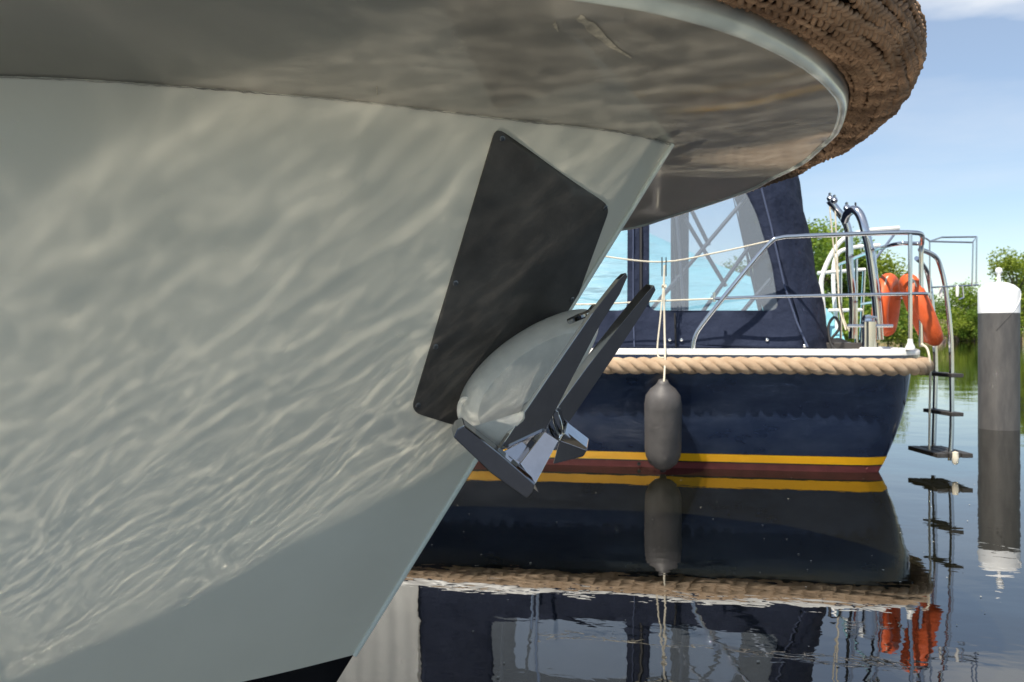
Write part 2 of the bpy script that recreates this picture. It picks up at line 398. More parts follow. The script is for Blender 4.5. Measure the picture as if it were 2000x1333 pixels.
G = 'trees along the far bank'
TR = [  # px, depth, height, width, leaf, label, name
    (1600, 62, 8.3, 7.0, 0, 'bright green tree behind the canopy corner of the blue boat'),
    (1650, 64, 7.2, 6.0, 1, 'darker green tree behind the white hoops and the tall steel arch'),
    (1705, 70, 7.2, 6.5, 2, 'yellow green tree behind the thick steel arch leg'),
    (1560, 56, 6.2, 6.0, 1, 'leafy tree hidden mostly behind the navy canopy'),
    (1760, 92, 5.5, 7.5, 0, 'low spreading tree behind the orange lifebuoys'),
    (1838, 128, 6.2, 10.0, 1, 'distant rounded tree on the far bank beside the boarding ladder'),
    (1893, 126, 7.6, 9.0, 0, 'distant tallest tree between the ladder and the mooring pile'),
    (1925, 132, 6.6, 8.0, 2, 'distant yellow green tree right behind the mooring pile'),
    (1985, 84, 8.6, 6.5, 2, 'loose airy tree at the right edge beside the white pile cap'),
    (2040, 86, 9.2, 8.0, 0, 'dense green tree just cut by the right edge of the view'),
    (1440, 60, 5.2, 6.0, 1, 'green tree seen through the clear canopy window beside the brown roof'),
    (1375, 64, 5.2, 6.0, 0, 'green tree seen through the canopy window left of the brown roof'),
]
for i, (px, d, h, wd, lf, lab) in enumerate(TR):
    tree('bank_tree', (px - 1000) / F * d, d, h, wd, LEAF[lf], lab, G, n=9000 if d < 100 else 7000, size=.25 if d < 100 else .34, seed=i, low=.12)
BS = [(1590, 53, 2.6, 5, 0, 'low green bush on the bank behind the canopy foot'), (1640, 56, 2.5, 5, 2, 'low yellow green bush behind the black winch cover'),
      (1690, 58, 2.8, 6, 1, 'dark low bush behind the steel bollard'), (1735, 74, 2.8, 6, 0, 'low bush behind the left orange lifebuoy'),
      (1790, 100, 3.0, 7, 2, 'low pale bush behind the right orange lifebuoy'), (1845, 124, 3.0, 8, 0, 'low bush on the far bank beside the small pink shed'),
      (1872, 122, 4.0, 6, 2, 'yellow green bush on the far shore left of the reeds'), (1904, 121, 3.6, 5, 1, 'dark bush on the far shore close to the mooring pile'),
      (1995, 118, 5.0, 8, 1, 'dark bush on the far shore right of the mooring pile'), (1965, 120, 4.2, 8, 0, 'green bush on the far shore behind the mooring pile')]
for i, (px, d, h, wd, lf, lab) in enumerate(BS):
    tree('bank_bush', (px - 1000) / F * d, d, h, wd, LEAF[lf], lab, 'bushes along the far bank', n=3600, cat='bush', low=.05, size=.26, seed=50 + i)

def house(name, px, d, wdt, dep, wall_h, roof_h, wallm, roofm, label, cat, rz=0.1):
    root = empty(name, ((px - 1000) / F * d, d, .6), rz); tag(root, label, cat)
    a, b = wdt / 2, dep / 2
    m = MB(); m.box((0, 0, wall_h / 2 - .3), (wdt, dep, wall_h + .6)); m.add([(-a, -b, wall_h), (-a, b, wall_h), (-a, 0, wall_h + roof_h), (a, -b, wall_h), (a, b, wall_h), (a, 0, wall_h + roof_h)], [(0, 1, 2), (3, 5, 4)])
    m.build('wall', wallm, root, smooth=False)
    for s in (-1, 1):
        r = MB(); r.prism([(-a - .3, s * (b + .4), wall_h - .25), (a + .3, s * (b + .4), wall_h - .25), (a + .3, 0, wall_h + roof_h), (-a - .3, 0, wall_h + roof_h)], (0, 0, .12))
        r.build('roof', roofm, root, smooth=False)
    for k in range(max(1, int(wdt / 3))):
        x = -a + (k + .5) * wdt / max(1, int(wdt / 3))
        f = MB(); f.box((x, -b - .03, wall_h * .5), (1.1, .1, 1.1)); fo = f.build('window', M['white'], root, smooth=False)
        q = MB(); q.box((x, -b - .06, wall_h * .5), (.9, .08, .9)); q.build('pane', M['pane'], fo, smooth=False)
    return root
house('house', 1445, 66, 9, 7, 2.6, 2.6, M['render_wall'], M['roof'], 'pale house with brown roof seen through the clear canopy window', 'house')
house('shed', 1836, 124, 3.4, 3, 1.5, .9, M['brick'], M['roof'], 'small pinkish shed low on the far bank beside the ladder rails', 'shed')

# ------------------------------------------------------------------ mooring pile
px_, pd_ = 1951, 9.86
pile = empty('mooring_pile', ((px_ - 1000) / F * pd_, pd_, 0)); tag(pile, 'charcoal mooring pile with a white domed cap standing in open water', 'mooring pile')
MB().lathe((0, 0, 0), [(.213, -1.2), (.213, 0), (.214, 1.335)], 36).build('sleeve', M['pile'], pile)
MB().lathe((0, 0, 0), [(.2165, 1.335), (.2165, 1.59), (.210, 1.608), (.16, 1.655), (.09, 1.685), (.03, 1.694), (0, 1.695)], 36).build('cap', M['pilewhite'], pile)
MB().lathe((0, 0, 0), [(.022, 1.68), (.020, 1.78), (.026, 1.79), (.036, 1.808), (.038, 1.825), (.032, 1.848), (.018, 1.86), (0, 1.862)], 16).build('knob', M['pilewhite'], pile)
sm = MB()
sm.tube([(.217 * math.cos(-2.2 + t * .09), .217 * math.sin(-2.2 + t * .09), 1.14 + t * .0235) for t in range(0, 9)], .0035, 5).build('wrap_seam', M['pile'], pile)
MB().tube([(.219 * math.cos(-1.4 + t * .09), .219 * math.sin(-1.4 + t * .09), 1.345 + t * .0215) for t in range(0, 12)], .003, 5).build('wrap_seam', M['pilewhite'], pile)

# ------------------------------------------------------------------ covered boat behind the blue one
tb = empty('covered_boat', (1.2, 11.2, 0), R_(-10)); tag(tb, 'boat under a turquoise tarpaulin seen behind the navy canopy', 'boat')
hb = MB(); rows = []
for x, wy in ((-4.2, .15), (-3.4, .7), (-2, 1.1), (0, 1.2), (2.6, 1.1), (2.9, .9)):
    rows.append([(x, -wy * .7, -.3), (x, -wy, .5), (x, -wy, 1.0), (x, wy, 1.0), (x, wy, .5), (x, wy * .7, -.3)])
hb.grid(rows); hb.add(rows[-1], [(0, 1, 2, 3, 4, 5)]); hb.build('hull', M['white'], tb)
tp = MB(); rows = []; rg = random.Random(4)
for i in range(49):
    x = -4.3 + i * 7.1 / 48
    top = 2.62 if x < .1 else 2.62 - (x - .1) * .46
    wy = 1.28 if x > -2.4 else max(.2, 1.28 - (-2.4 - x) * .55)
    row = []
    for j in range(25):
        s = -1 + j / 12; k = abs(s)
        z = top - (top - .85) * k ** 1.7; y = s * wy * (1 + .05 * math.sin(x * 3))
        row.append((x, y + .02 * math.sin(x * 7 + j), z + .025 * math.sin(x * 2.3 + j * 2.2) * (1 - k) + .018 * math.sin(j * 3.1 + x * 1.1)))
    rows.append(row)
tp.grid(rows); tp.build('tarpaulin', M['tarp'], tb)

hoop_boat = empty('hoop_boat', P(1660, 652, 9.6) * 1.0, R_(-8)); hoop_boat.location.z = 0
tag(hoop_boat, 'small boat with white tube hoops behind the stern of the blue boat', 'boat')
def HB(px, py, d=9.6):
    q = P(px, py, d) - hoop_boat.location; return Matrix.Rotation(R_(8), 3, 'Z') @ q
rows = []
for x, wy in ((-2.2, .6), (-1.4, .85), (-.1, .85), (.05, .8)):
    rows.append([(x, -wy * .7 + .5, -.3), (x, -wy + .5, .5), (x, -wy + .5, .82), (x, wy + .5, .82), (x, wy + .5, .5), (x, wy * .7 + .5, -.3)])
q = MB(); q.grid(rows); q.add(rows[-1], [(0, 1, 2, 3, 4, 5)]); q.add(rows[0], [(0, 1, 2, 3, 4, 5)]); q.build('hull', M['white'], hoop_boat)
MB().tube(spline([HB(1612, 690), HB(1608, 600), HB(1604, 552), HB(1613, 520), HB(1630, 488), HB(1650, 466), HB(1690, 452), HB(1756, 446)], 28), .026, 8).build('hoop', M['white'], hoop_boat)
MB().tube(spline([HB(1640, 690, 9.9), HB(1628, 560, 9.9), HB(1634, 500, 9.9), HB(1667, 484, 9.9), HB(1718, 480, 9.9)], 20), .024, 8).build('hoop', M['white'], hoop_boat)
for a, b, c, d_ in ((1597, 534, 1690, 527), (1618, 607, 1684, 606), (1700, 520, 1756, 446)):
    MB().tube([HB(a, b), HB(c, d_)], .02 if a != 1700 else .014, 8).build('cross_bar', M['white'] if a != 1700 else M['steel'], hoop_boat)
MB().tube([HB(1680, 690), HB(1688, 527)], .018, 8).build('post', M['steel'], hoop_boat)

# ------------------------------------------------------------------ near yacht
YB = Vector((.456, 2.45, 1.644)); YW = Vector((-.487, 2.62, .113))
K = [YB, (.274, 2.284, 1.642), (-.064, 2.124, 1.64), (-.357, 1.984, 1.64), (-.726, 1.862, 1.64), (-1.073, 1.789, 1.64), (-1.7, 1.71, 1.62), (-3.4, 1.66, 1.60)]
W = [YW, (-.63, 2.51, .113), (-.768, 2.416, .113), (-1.05, 2.25, .113), (-1.35, 2.12, .113), (-1.65, 2.02, .113), (-2.3, 1.90, .113), (-3.7, 1.80, .113)]
AX = (Vector((YW.x, YW.y, 0)) - Vector((YB.x, YB.y, 0))).normalized()
def mirror(p):
    p = Vector(p); v = Vector((p.x - YB.x, p.y - YB.y, 0)); a = AX * v.dot(AX); v2 = a * 2 - v
    return Vector((YB.x + v2.x, YB.y + v2.y, p.z))
yacht = empty('motor_yacht', (-1.0, 2.3, 0)); YO = Vector((-1.0, 2.3, 0))
tag(yacht, 'pale grey green motor yacht bow with overhanging flare filling the left', 'yacht')
def ypart(mb, name, m, parent=None, **kw):
    mb.v = [tuple(Vector(p) - YO) for p in mb.v]
    return mb.build(name, m, parent or yacht, **kw)
ks, ws = spline(K, 60), spline(W, 60)
def hull_rows(f0, f1, n):
    near = [[k.lerp(w_, f0 + (f1 - f0) * j / n) for j in range(n + 1)] for k, w_ in zip(ks, ws)]
    far = [[mirror(p) for p in r] for r in near[1:]]
    return list(reversed(near)) + far
h = MB(); h.grid(hull_rows(0, 1, 14))
hullV, hullF = list(h.v), list(h.f)
bvh = BVHTree.FromPolygons([Vector(v) for v in hullV], hullF)
ypart(h, 'hull', M['paint'], angle=60)
b = MB(); b.grid(hull_rows(1.0, 1.32, 4)); ypart(b, 'boot_stripe', M['boot'], angle=60)

RN = [(.865, 2.37, 1.63), (.845, 2.25, 1.63), (.773, 2.02, 1.63), (.696, 1.87, 1.63), (.569, 1.69, 1.63), (.413, 1.53, 1.63), (.255, 1.42, 1.63), (.105, 1.355, 1.63),
      (-.3, 1.21, 1.628), (-.9, 1.07, 1.625), (-1.7, .97, 1.62), (-3.4, .90, 1.60)]
RF = [(.865, 2.37, 1.63), (.886, 2.635, 1.625), (.853, 2.84, 1.615), (.82, 3.04, 1.605), (.627, 3.49, 1.575), (.483, 3.66, 1.55), (.1, 3.95, 1.54), (-.5, 4.15, 1.53), (-1.3, 4.25, 1.52), (-3.4, 4.3, 1.5)]
RS = 1.08; RN = [(x * RS, y * RS, CAMZ + (z - CAMZ) * RS) for x, y, z in RN]; RF = [(x * q, y * q, CAMZ + (z - CAMZ) * q) for (x, y, z), q in zip(RF, [RS, 1.076, 1.07, 1.062, 1.045, 1.03, 1.02, 1, 1, 1])]
rim = list(reversed(resample(spline(RN, 200), .03))) + resample(spline(RF, 200), .03)[1:]
inn_n = resample(spline(K, 200), .03); inn_f = [mirror(p) for p in inn_n]
def at(pts, t):
    k = t * (len(pts) - 1); i = min(int(k), len(pts) - 2); return pts[i].lerp(pts[i + 1], k - i)
rn, rf = resample(spline(RN, 200), .03), resample(spline(RF, 200), .03)
sf = MB(); rows = []
NS = 90
for i in range(-NS, NS + 1):
    t = abs(i) / NS
    a, o = (at(inn_n, t), at(rn, t)) if i <= 0 else (at(inn_f, t), at(rf, t))
    rows.append([a.lerp(o, j / 14) + Vector((0, 0, -.006 * math.sin(math.pi * j / 14))) for j in range(15)])
sf.grid(rows); soffV, soffF = list(sf.v), list(sf.f)
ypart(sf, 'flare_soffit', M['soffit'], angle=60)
bvs = BVHTree.FromPolygons([Vector(v) for v in soffV], soffF)
rp = MB(); sweep(rp, rim, [(-.004, .004), (.002, -.004), (.012, -.006), (.020, .002), (.024, .018), (.024, .05), (.015, .06)], 1)
ypart(rp, 'rim', M['rim'], angle=60)
bw = MB(); sweep(bw, rim, [(.015, .06), (-.022, .10), (-.022, .20), (.0, .30), (.03, .48), (.0, .49), (-.04, .30), (-.06, .12)], 1)
ypart(bw, 'bulwark', M['paint'], angle=60)
dk = MB(); rows = []
for i in range(-NS, NS + 1, 3):
    t = abs(i) / NS
    a, o = (at(inn_n, t), at(rn, t)) if i <= 0 else (at(inn_f, t), at(rf, t))
    rows.append([Vector((p.x, p.y, 1.78)) for p in (a.lerp(at(inn_f if i <= 0 else inn_n, t), .5), a, o)])
dk.grid(rows); ypart(dk, 'foredeck', M['white'], smooth=False)
# stem bar, weld seam
st = MB(); stem = [YB.lerp(YW, t / 24) for t in range(0, 25)]
st.tube([p + Vector((.004, -.001, 0)) for p in stem], .0075, 10); ypart(st, 'stem_bar', M['rim'])
se = MB(); rg = random.Random(9); kk = resample(inn_n, .012)
se.tube([p + Vector((.002, -.004, -.003 + rg.uniform(-.0012, .0012))) for p in kk], [.0016 + rg.uniform(-.0008, .0008) for _ in kk], 6)
ypart(se, 'weld_seam', M['seam'])
def hull_hit(px, py):
    o = Vector((0, 0, CAMZ)); d = (P(px, py, 1) - o).normalized()
    loc, nrm, _, _ = bvh.ray_cast(o, d)
    if loc is None: return None, None
    if nrm.dot(d) > 0: nrm = -nrm
    return loc, nrm
# scuffs on the soffit, chalky marks on its surface
for pts, wd in (([(1130, 32), (1150, 48), (1180, 75), (1200, 92), (1233, 112)], [6, 11, 8, 5, 2]), ([(1082, 44), (1090, 60)], [5, 2]), ([(736, 168), (737, 186)], [2, 1.5])):
    q = MB(); rows = []
    pts2 = spline([(a, b_, 0) for a, b_ in pts], 14); rg = random.Random(2)
    for i, p in enumerate(pts2):
        k = i / 14 * (len(wd) - 1); w0 = wd[int(k)] + (wd[min(int(k) + 1, len(wd) - 1)] - wd[int(k)]) * (k - int(k)); w0 *= rg.uniform(.7, 1.3)
        row = []
        for s in (-1, 0, 1):
            o = Vector((0, 0, CAMZ)); d = (P(p.x - s * w0 * .6, p.y + s * w0 * .6, 1) - o).normalized(); loc, nr, _, _ = bvs.ray_cast(o, d)
            row.append(loc + Vector((0, 0, -.0015 - (.001 if s == 0 else 0))))
        rows.append(row)
    q.grid(rows); ypart(q, 'scuff_mark', M['scuff'])

# anchor wear plate, bent round the hull
out = rounded([(968, 248), (1189, 402), (1124, 582), (1108, 606), (962, 842), (885, 829), (802, 803)], 20)
V2, F2 = fill2d(out, step=24)
top, bot = [], []
for p in V2:
    loc, nr = None, None
    for dx in (0, 2, 4, 8, 14, 22, 32, 45, 60):
        loc, nr = hull_hit(p.x - dx, p.y)
        if loc is not None: break
    top.append(loc + nr * .007); bot.append(loc - nr * .002)
n = len(top); q = MB(); q.add(top + bot, [tuple(f) for f in F2] + [tuple(i + n for i in reversed(f)) for f in F2])
cnt = {}
for f in F2:
    for a, c in zip(f, list(f[1:]) + [f[0]]): cnt[(a, c)] = 1
q.f += [(a, c, c + n, a + n) for (a, c) in cnt if (c, a) not in cnt]
plate = ypart(q, 'anchor_wear_plate', M['plate'], angle=50)
for px, py in ((979, 270), (1179, 404), (888, 552), (849, 676), (815, 790), (1114, 583)):
    loc, nr = hull_hit(px, py); q = MB()
    q.lathe(loc + nr * .0068, [(.0078, 0), (.0075, .0018), (.0055, .003), (.0034, .003), (.003, .0012), (0, .0012)], 14, nr)
    ypart(q, 'screw', M['screw'], plate)

# bolster on the stem that beds the anchor
dz = 2.40
C0 = P(1036, 722, dz); e1 = (P(1163, 616, dz + .04) - P(909, 832, dz - .04)).normalized()
e3 = Vector((0, -1, 0)); e3 = (e3 - e1 * e3.dot(e1)).normalized(); e2 = e1.cross(e3)
bm = bmesh.new(); bmesh.ops.create_uvsphere(bm, u_segments=64, v_segments=40, radius=1.0)
for v in bm.verts:
    x, y, z = v.co
    tpr = 1 - .16 * x
    v.co = C0 + e1 * (x * .246) + e2 * (y * .104 * tpr) + e3 * (z * .15 * tpr)
def cut(px, py, d, nrm):
    nrm = Vector(nrm).normalized()
    r = bmesh.ops.bisect_plane(bm, geom=bm.verts[:] + bm.edges[:] + bm.faces[:], plane_co=P(px, py, d), plane_no=nrm, clear_outer=True)
    ed = [e for e in r['geom_cut'] if isinstance(e, bmesh.types.BMEdge)]
    bmesh.ops.edgenet_fill(bm, edges=ed)
cut(1030, 742, dz - .100, (.42, -.84, -.34))
for v in bm.verts: v.co -= YO
me = bpy.data.meshes.new('anchor_bolster'); bm.to_mesh(me); bm.free(); me.materials.append(M['bolster'])
me.polygons.foreach_set('use_smooth', [True] * len(me.polygons)); me.set_sharp_from_angle(angle=R_(14))
bol = bpy.data.objects.new('anchor_bolster', me); link(bol, yacht)
m_ = bol.modifiers.new('bevel', 'BEVEL'); m_.width = .004; m_.segments = 2; m_.limit_method = 'ANGLE'; m_.angle_limit = R_(14)
lug = MB(); lc = P(915, 806, dz - .08)
lug.tube([lc + (P(890, 838, dz - .08) - lc) * .0 + Vector((math.cos(t) * .034 * .55 - math.sin(t) * .028 * .5, -.02 * math.cos(t), math.sin(t) * .034 + math.cos(t) * .02)) for t in [i * math.tau / 20 for i in range(20)]], .0095, 8, closed=True)
ypart(lug, 'lug', M['bolster'], bol)
lug = MB(); lug.tube(spline([P(1112, 628, dz - .10), P(1130, 620, dz - .125), P(1150, 612, dz - .115), P(1160, 600, dz - .07)], 10), .009, 8); ypart(lug, 'lug', M['anchor'], bol)

# ------------------------------------------------------------------ anchor
AO = P(985, 860, 2.14)
anc = empty('anchor', AO); tag(anc, 'polished steel plow anchor stowed against the bow plate', 'anchor')
def apart(mb, name, m=None, **kw):
    mb.v = [tuple(Vector(p) - AO) for p in mb.v]
    return mb.build(name, m or M['anchor'], anc, **kw)
def onp(pts, p0, n):                                 # outline laid on the plane through p0 with normal n
    p0 = P(*p0); n = Vector(n).normalized(); o = Vector((0, 0, CAMZ)); out = []
    for a, b_ in pts:
        d = P(a, b_, 1) - o; out.append(o + d * ((p0 - o).dot(n) / d.dot(n)))
    return out
def pl(pts, p0, n, off): q = MB(); q.prism(onp(pts, p0, n), off); return q
apart(pl([(885, 855), (893, 838), (906, 831), (975, 885), (1046, 947), (1040, 965), (1030, 976), (995, 952), (958, 925), (925, 893)], (960, 900, 2.09), (-.34, -.88, -.33), (-.008, .032, .018)), 'crown_plate', M['anchor'], bevel=.0035, smooth=False)
apart(pl([(972, 884), (1064, 842), (1120, 735), (1173, 634), (1211, 575), (1226, 541), (1223, 533), (1211, 545), (1158, 612), (1070, 740)], (1010, 862, 2.13), (.31, -.87, -.37), (-.012, .010, -.002)), 'fluke', bevel=.0009, smooth=False)
apart(pl([(1086, 801), (1103, 838), (1148, 772), (1196, 702), (1258, 608), (1281, 567), (1278, 558), (1264, 572), (1213, 634), (1150, 714)], (1095, 820, 2.22), (.31, -.87, -.37), (-.017, .020, .005)), 'fluke', bevel=.0009, smooth=False)
for pts, p0, n, off in (([(1046, 946), (1091, 861), (1064, 843), (1016, 905)], (1046, 946, 2.085), (.10, -.93, .36), (-.03, .05, -.02)),
                        ([(974, 887), (1012, 903), (1030, 872), (1020, 862)], (974, 887, 2.125), (.32, -.90, .28), (.01, .05, -.02)),
                        ([(974, 888), (1045, 946), (1018, 902)], (974, 888, 2.118), (-.05, -.90, .42), (.01, .05, -.03))):
    apart(pl(pts, p0, n, off), 'crown_face', bevel=.0015, smooth=False)
apart(pl([(907, 833), (932, 831), (1022, 804), (1022, 815), (974, 884)], (974, 884, 2.16), (-.1, -.85, -.5), (.004, .012, -.005)), 'crown_web', M['bolster'], smooth=False)
ring = [P(1086 + 6 * math.cos(t) + 6.5 * (1 - math.sin(t)) - 6.5, 826 - 26 * math.sin(t), 2.165) for t in [i * math.tau / 22 for i in range(22)]]
q = MB(); q.tube([p + Vector((.004, 0, 0)) for p in ring], .0030, 6, closed=True); apart(q, 'pivot_slot', M['anchor'])
apart(pl([(1066, 842), (1082, 800), (1090, 804), (1099, 850), (1090, 863)], (1085, 850, 2.175), (-.25, -.93, -.25), (.012, .05, 0)), 'pivot_cheek', bevel=.0015, smooth=False)
q = MB(); q.box(P(1096, 856, 2.16), (.015, .02, .019), Matrix.Rotation(.35, 3, 'Y')); apart(q, 'pivot_bolt', M['steel'], bevel=.003, smooth=False)
apart(pl([(1102, 846), (1147, 880), (1139, 893), (1080, 908), (1092, 863)], (1092, 880, 2.155), (.30, -.88, -.36), (.012, .08, .02)), 'tripping_wedge', bevel=.003, smooth=False)
apart(pl([(1102, 840), (1148, 876), (1146, 881), (1094, 862)], (1096, 858, 2.148), (.1, -.75, .65), (.0, .05, -.01)), 'wedge_ridge', bevel=.0015, smooth=False)
q = MB(); q.tube([P(1015, 850, 2.22), P(1050, 760, 2.42)], .022, 10); apart(q, 'shank')

# ------------------------------------------------------------------ knitted rope fender round the yacht's bow
rfen = empty('rope_fender', (.95, 2.2, 1.73)); RO = Vector((.95, 2.2, 1.73))
tag(rfen, 'thick brown knitted rope fender wrapped around the yacht bow', 'rope fender')
i0 = next(i for i, p in enumerate(rim) if p.x > -1.0); i1 = max(i for i, p in enumerate(rim) if p.x > -.7)
path = rim[i0:i1 + 1]; nrm = horiz_normals(path, 1)
cpath = [p + n_ * .093 + Vector((0, 0, .124 + .022 * max(0, min(1, n_.y * 1.3)))) for p, n_ in zip(path, nrm)]
FR = .095
co = MB(); co.tube([p - RO for p in cpath], FR - .006, 20); co.build('core', M['knitcore'], rfen)
fine = resample(cpath, .017); fn = horiz_normals(fine, 1)
NR = 19; rg = random.Random(21)
def surf(k, ph, r):
    i = max(0, min(len(fine) - 2, int(k))); u = k - i
    c = fine[i].lerp(fine[i + 1], u); n_ = fn[i].lerp(fn[i + 1], u)
    return c + n_ * (math.cos(ph) * r) + Vector((0, 0, math.sin(ph) * r)) - RO
for j in range(NR):                                  # every row is a flat three-strand plait laid along the roll
    mbr = MB(); dp = math.tau / NR; ph0 = j * dp
    wob = [(rg.uniform(.01, .035), rg.uniform(.06, .35), rg.uniform(0, 6.28), rg.uniform(-1, 1)) for _ in range(5)]
    nstep = int((len(fine) - 3) * 3.2)
    pit = rg.uniform(3.6, 4.6); jit = {}
    for q3 in range(3):
        pts = []; rad = []
        for i in range(nstep):
            k = i / 3.2; th = k / pit * math.tau + q3 * math.tau / 3 + .5 * math.sin(k * .21 + j)
            w = sum(a_ * math.sin(k * f_ + p_) for a_, f_, p_, _ in wob); wr_ = sum(z_ * .0011 * math.sin(k * f_ * 1.7 + p_ * 2) for a_, f_, p_, z_ in wob)
            c_ = int(k / pit * 3 + q3); jj = jit.setdefault((q3, c_), (rg.uniform(.75, 1.25), rg.uniform(-.0022, .0030)))
            pts.append(surf(k, ph0 + w + dp * .42 * jj[0] * math.sin(th), FR + wr_ + jj[1] + .0070 * math.sin(2 * th)))
            rad.append(.0060 + .0006 * math.sin(k * 1.3 + j))
        mbr.tube(pts, rad, 6, caps=False)
    mbr.build('rope_row', M['knit'], rfen, fix=False, angle=180)
q = MB(); q.tube([Vector(P(1612, 286, 2.62)) - RO, Vector(P(1606, 292, 2.62)) - RO, Vector(P(1611, 298, 2.62)) - RO], .003, 5); q.build('loose_strand', M['knitcore'], rfen)

# ------------------------------------------------------------------ blue boat
BO = Vector((3.03, 6.31, 0)); BA = math.atan2(-.174, .985)
ex = Vector((math.cos(BA), math.sin(BA), 0)); ey = Vector((-ex.y, ex.x, 0))
boat = empty('blue_motor_boat', BO, BA); tag(boat, 'navy blue motor boat with yellow stripe, tan rope rail and navy canopy', 'boat')
def toL(p): q = Vector(p) - BO; return Vector((q.dot(ex), q.dot(ey), q.z))
def BL(px, py, c, k=0.0, z0=.99):                    # direction -> boat coordinates on the plane y = c + k (z - z0)
    d = P(px, py, 1) - Vector((0, 0, CAMZ)); o = toL((0, 0, CAMZ)); dl = Vector((d.dot(ex), d.dot(ey), d.z))
    t = (c + k * (o.z - z0) - o.y) / (dl.y - k * dl.z)
    return o + dl * t
def BD(px, py, d): return toL(P(px, py, d))
HW = 1.4
half = [(-8.6, 1.4), (-8.2, 1.0), (-7.4, .55), (-6.3, .2), (-5.2, .05), (-4, .02), (-2.5, .02), (-1.2, .02), (-.40, .03), (-.16, .08), (0, .20), (.08, .38), (.12, .7), (.14, 1.05), (.14, 1.4)]
hp = spline([(x, y, 0) for x, y in half], 140)
def outline(): return hp + [Vector((p.x, 2 * HW - p.y, 0)) for p in reversed(hp[:-1])]
ol = resample(outline(), .05); on = horiz_normals(ol, 1)
if on[len(on) // 4].y > 0: on = [-n_ for n_ in on]
def inset(z):
    t = max(0, (.90 - z) / .9); return .05 + .06 * t + .24 * t * t
def hull_band(z0, z1, n, extra=0.0):
    m = MB()
    m.grid([[p - Vector((n_.x * (.8 if n_.x > 0 else 1), n_.y, 0)) * (inset(z0 + (z1 - z0) * j / n) - extra) + Vector((0, 0, z0 + (z1 - z0) * j / n)) for j in range(n + 1)] for p, n_ in zip(ol, on)])
    return m
hull_band(.132, .90, 12).build('hull', M['navy'], boat, angle=60)
hull_band(.066, .132, 2, .003).build('yellow_stripe', M['yellow'], boat, angle=60)
hull_band(.054, .066, 1, .001).build('dark_line', M['blackline'], boat, angle=60)
hull_band(-.45, .054, 6).build('antifouling', M['red'], boat, angle=60)
m = MB(); m.grid([[p - n_ * .015 + Vector((0, 0, .89)), p - n_ * -.012 + Vector((0, 0, .905)), p - n_ * -.012 + Vector((0, 0, .935))] for p, n_ in zip(ol, on)]); m.build('rubbing_strip', M['navy'], boat, angle=60)
m = MB(); m.grid([[p + n_ * .012 + Vector((0, 0, .936)), p + n_ * .014 + Vector((0, 0, .965)), p + n_ * .004 + Vector((0, 0, .978)), p - n_ * .10 + Vector((0, 0, .982)), p - n_ * .13 + Vector((0, 0, .965))] for p, n_ in zip(ol, on)]); m.build('toe_rail', M['white'], boat, angle=60)
V2, F2 = fill2d([(p.x, p.y) for p in ([p - n_ * .12 for p, n_ in zip(ol, on)])], step=.5)
m = MB(); m.add([(p.x, p.y, .966) for p in V2], [tuple(f) for f in F2]); m.build('deck', M['white'], boat, smooth=False)
# laid rope rub rail of three strands
rr_ = empty('rub_rope', (0, 0, 0), 0, boat)
rpath = resample([p + n_ * .045 + Vector((0, 0, .853)) for p, n_ in zip(ol, on)], .019); rnm = horiz_normals(rpath, 1)
if rnm[len(rnm) // 4].y > 0: rnm = [-n_ for n_ in rnm]
L = 0.0; ph = [0.0]
for a, c in zip(rpath, rpath[1:]): L += (c - a).length; ph.append(L / .315 * math.tau)
for k in range(3):
    pts = [p + n_ * (.031 * math.cos(-f + k * math.tau / 3)) + Vector((0, 0, .031 * math.sin(-f + k * math.tau / 3) + .004 * math.sin(f * .13))) for p, n_, f in zip(rpath, rnm, ph)]
    m = MB(); m.tube(pts, .037, 10); m.build('strand', M['manila'], rr_, angle=180, fix=False)
# limber holes in the red band
for px, py in ((1248, 908),):
    p = BL(px, py, .55); m = MB(); m.lathe((BL(px, py, .32).x, .02 + inset(.03) - .006, .03), [(.015, 0), (.014, .008), (.009, .008), (.008, .002), (0, .002)], 14, (0, -1, -.2)); m.build('drain_hole', M['black'], boat)

# canopy: side panels with clear windows
c0, k0 = .30, .11
def sp(px, py): q = BL(px, py, c0, k0); return (q.x, q.z)
ZT = 2.56
rb, rt = sp(1577, 680), sp(1466, 296); xl = -3.95
yof = lambda z: c0 + k0 * (z - .99)
near_out = [(xl, .965), (rb[0], .965), (rt[0], ZT), (xl, ZT)]
wB = rounded([sp(1268, 607), sp(1521, 607), sp(1508, 520), sp(1478, 420), sp(1450, 362), sp(1434, 330), (sp(1268, 607)[0], 2.44)], .07)
wA = rounded([(sp(960, 607)[0], sp(960, 607)[1]), sp(1225, 607), (sp(1225, 607)[0], 2.44), (sp(960, 607)[0], 2.44)], .07)
can = empty('canopy', (0, 0, 0), 0, boat)
wr = random.Random(5)
def side_panel(outl, wins, f, name='side_panel'):
    V2, F2 = fill2d(outl, wins, step=.09); m = MB()
    m.add([(p.x, f(p.y) + .008 * math.sin(p.x * 9 + p.y * 4) + .006 * math.sin(p.y * 17 + p.x * 5), p.y) for p in V2], [tuple(q) for q in F2])
    m.build(name, M['canvas'], can, solid=.004)
    for wv in wins:
        V2, F2 = fill2d(wv, step=.2); m = MB(); m.add([(p.x, f(p.y) + .008 * math.sin(p.x * 9 + p.y * 4) + .006 * math.sin(p.y * 17 + p.x * 5) + .003, p.y) for p in V2], [tuple(q) for q in F2])
        m.build('clear_window', M['vinyl'], can)
side_panel(near_out, [wA, wB], yof)
cf = 2 * HW - c0
yfar = lambda z: cf - k0 * (z - .99)
def spf(px, py): q = BL(px, py, cf, -k0); return (q.x, q.z)
fx = [spf(1310, 600)[0], spf(1345, 600)[0]]
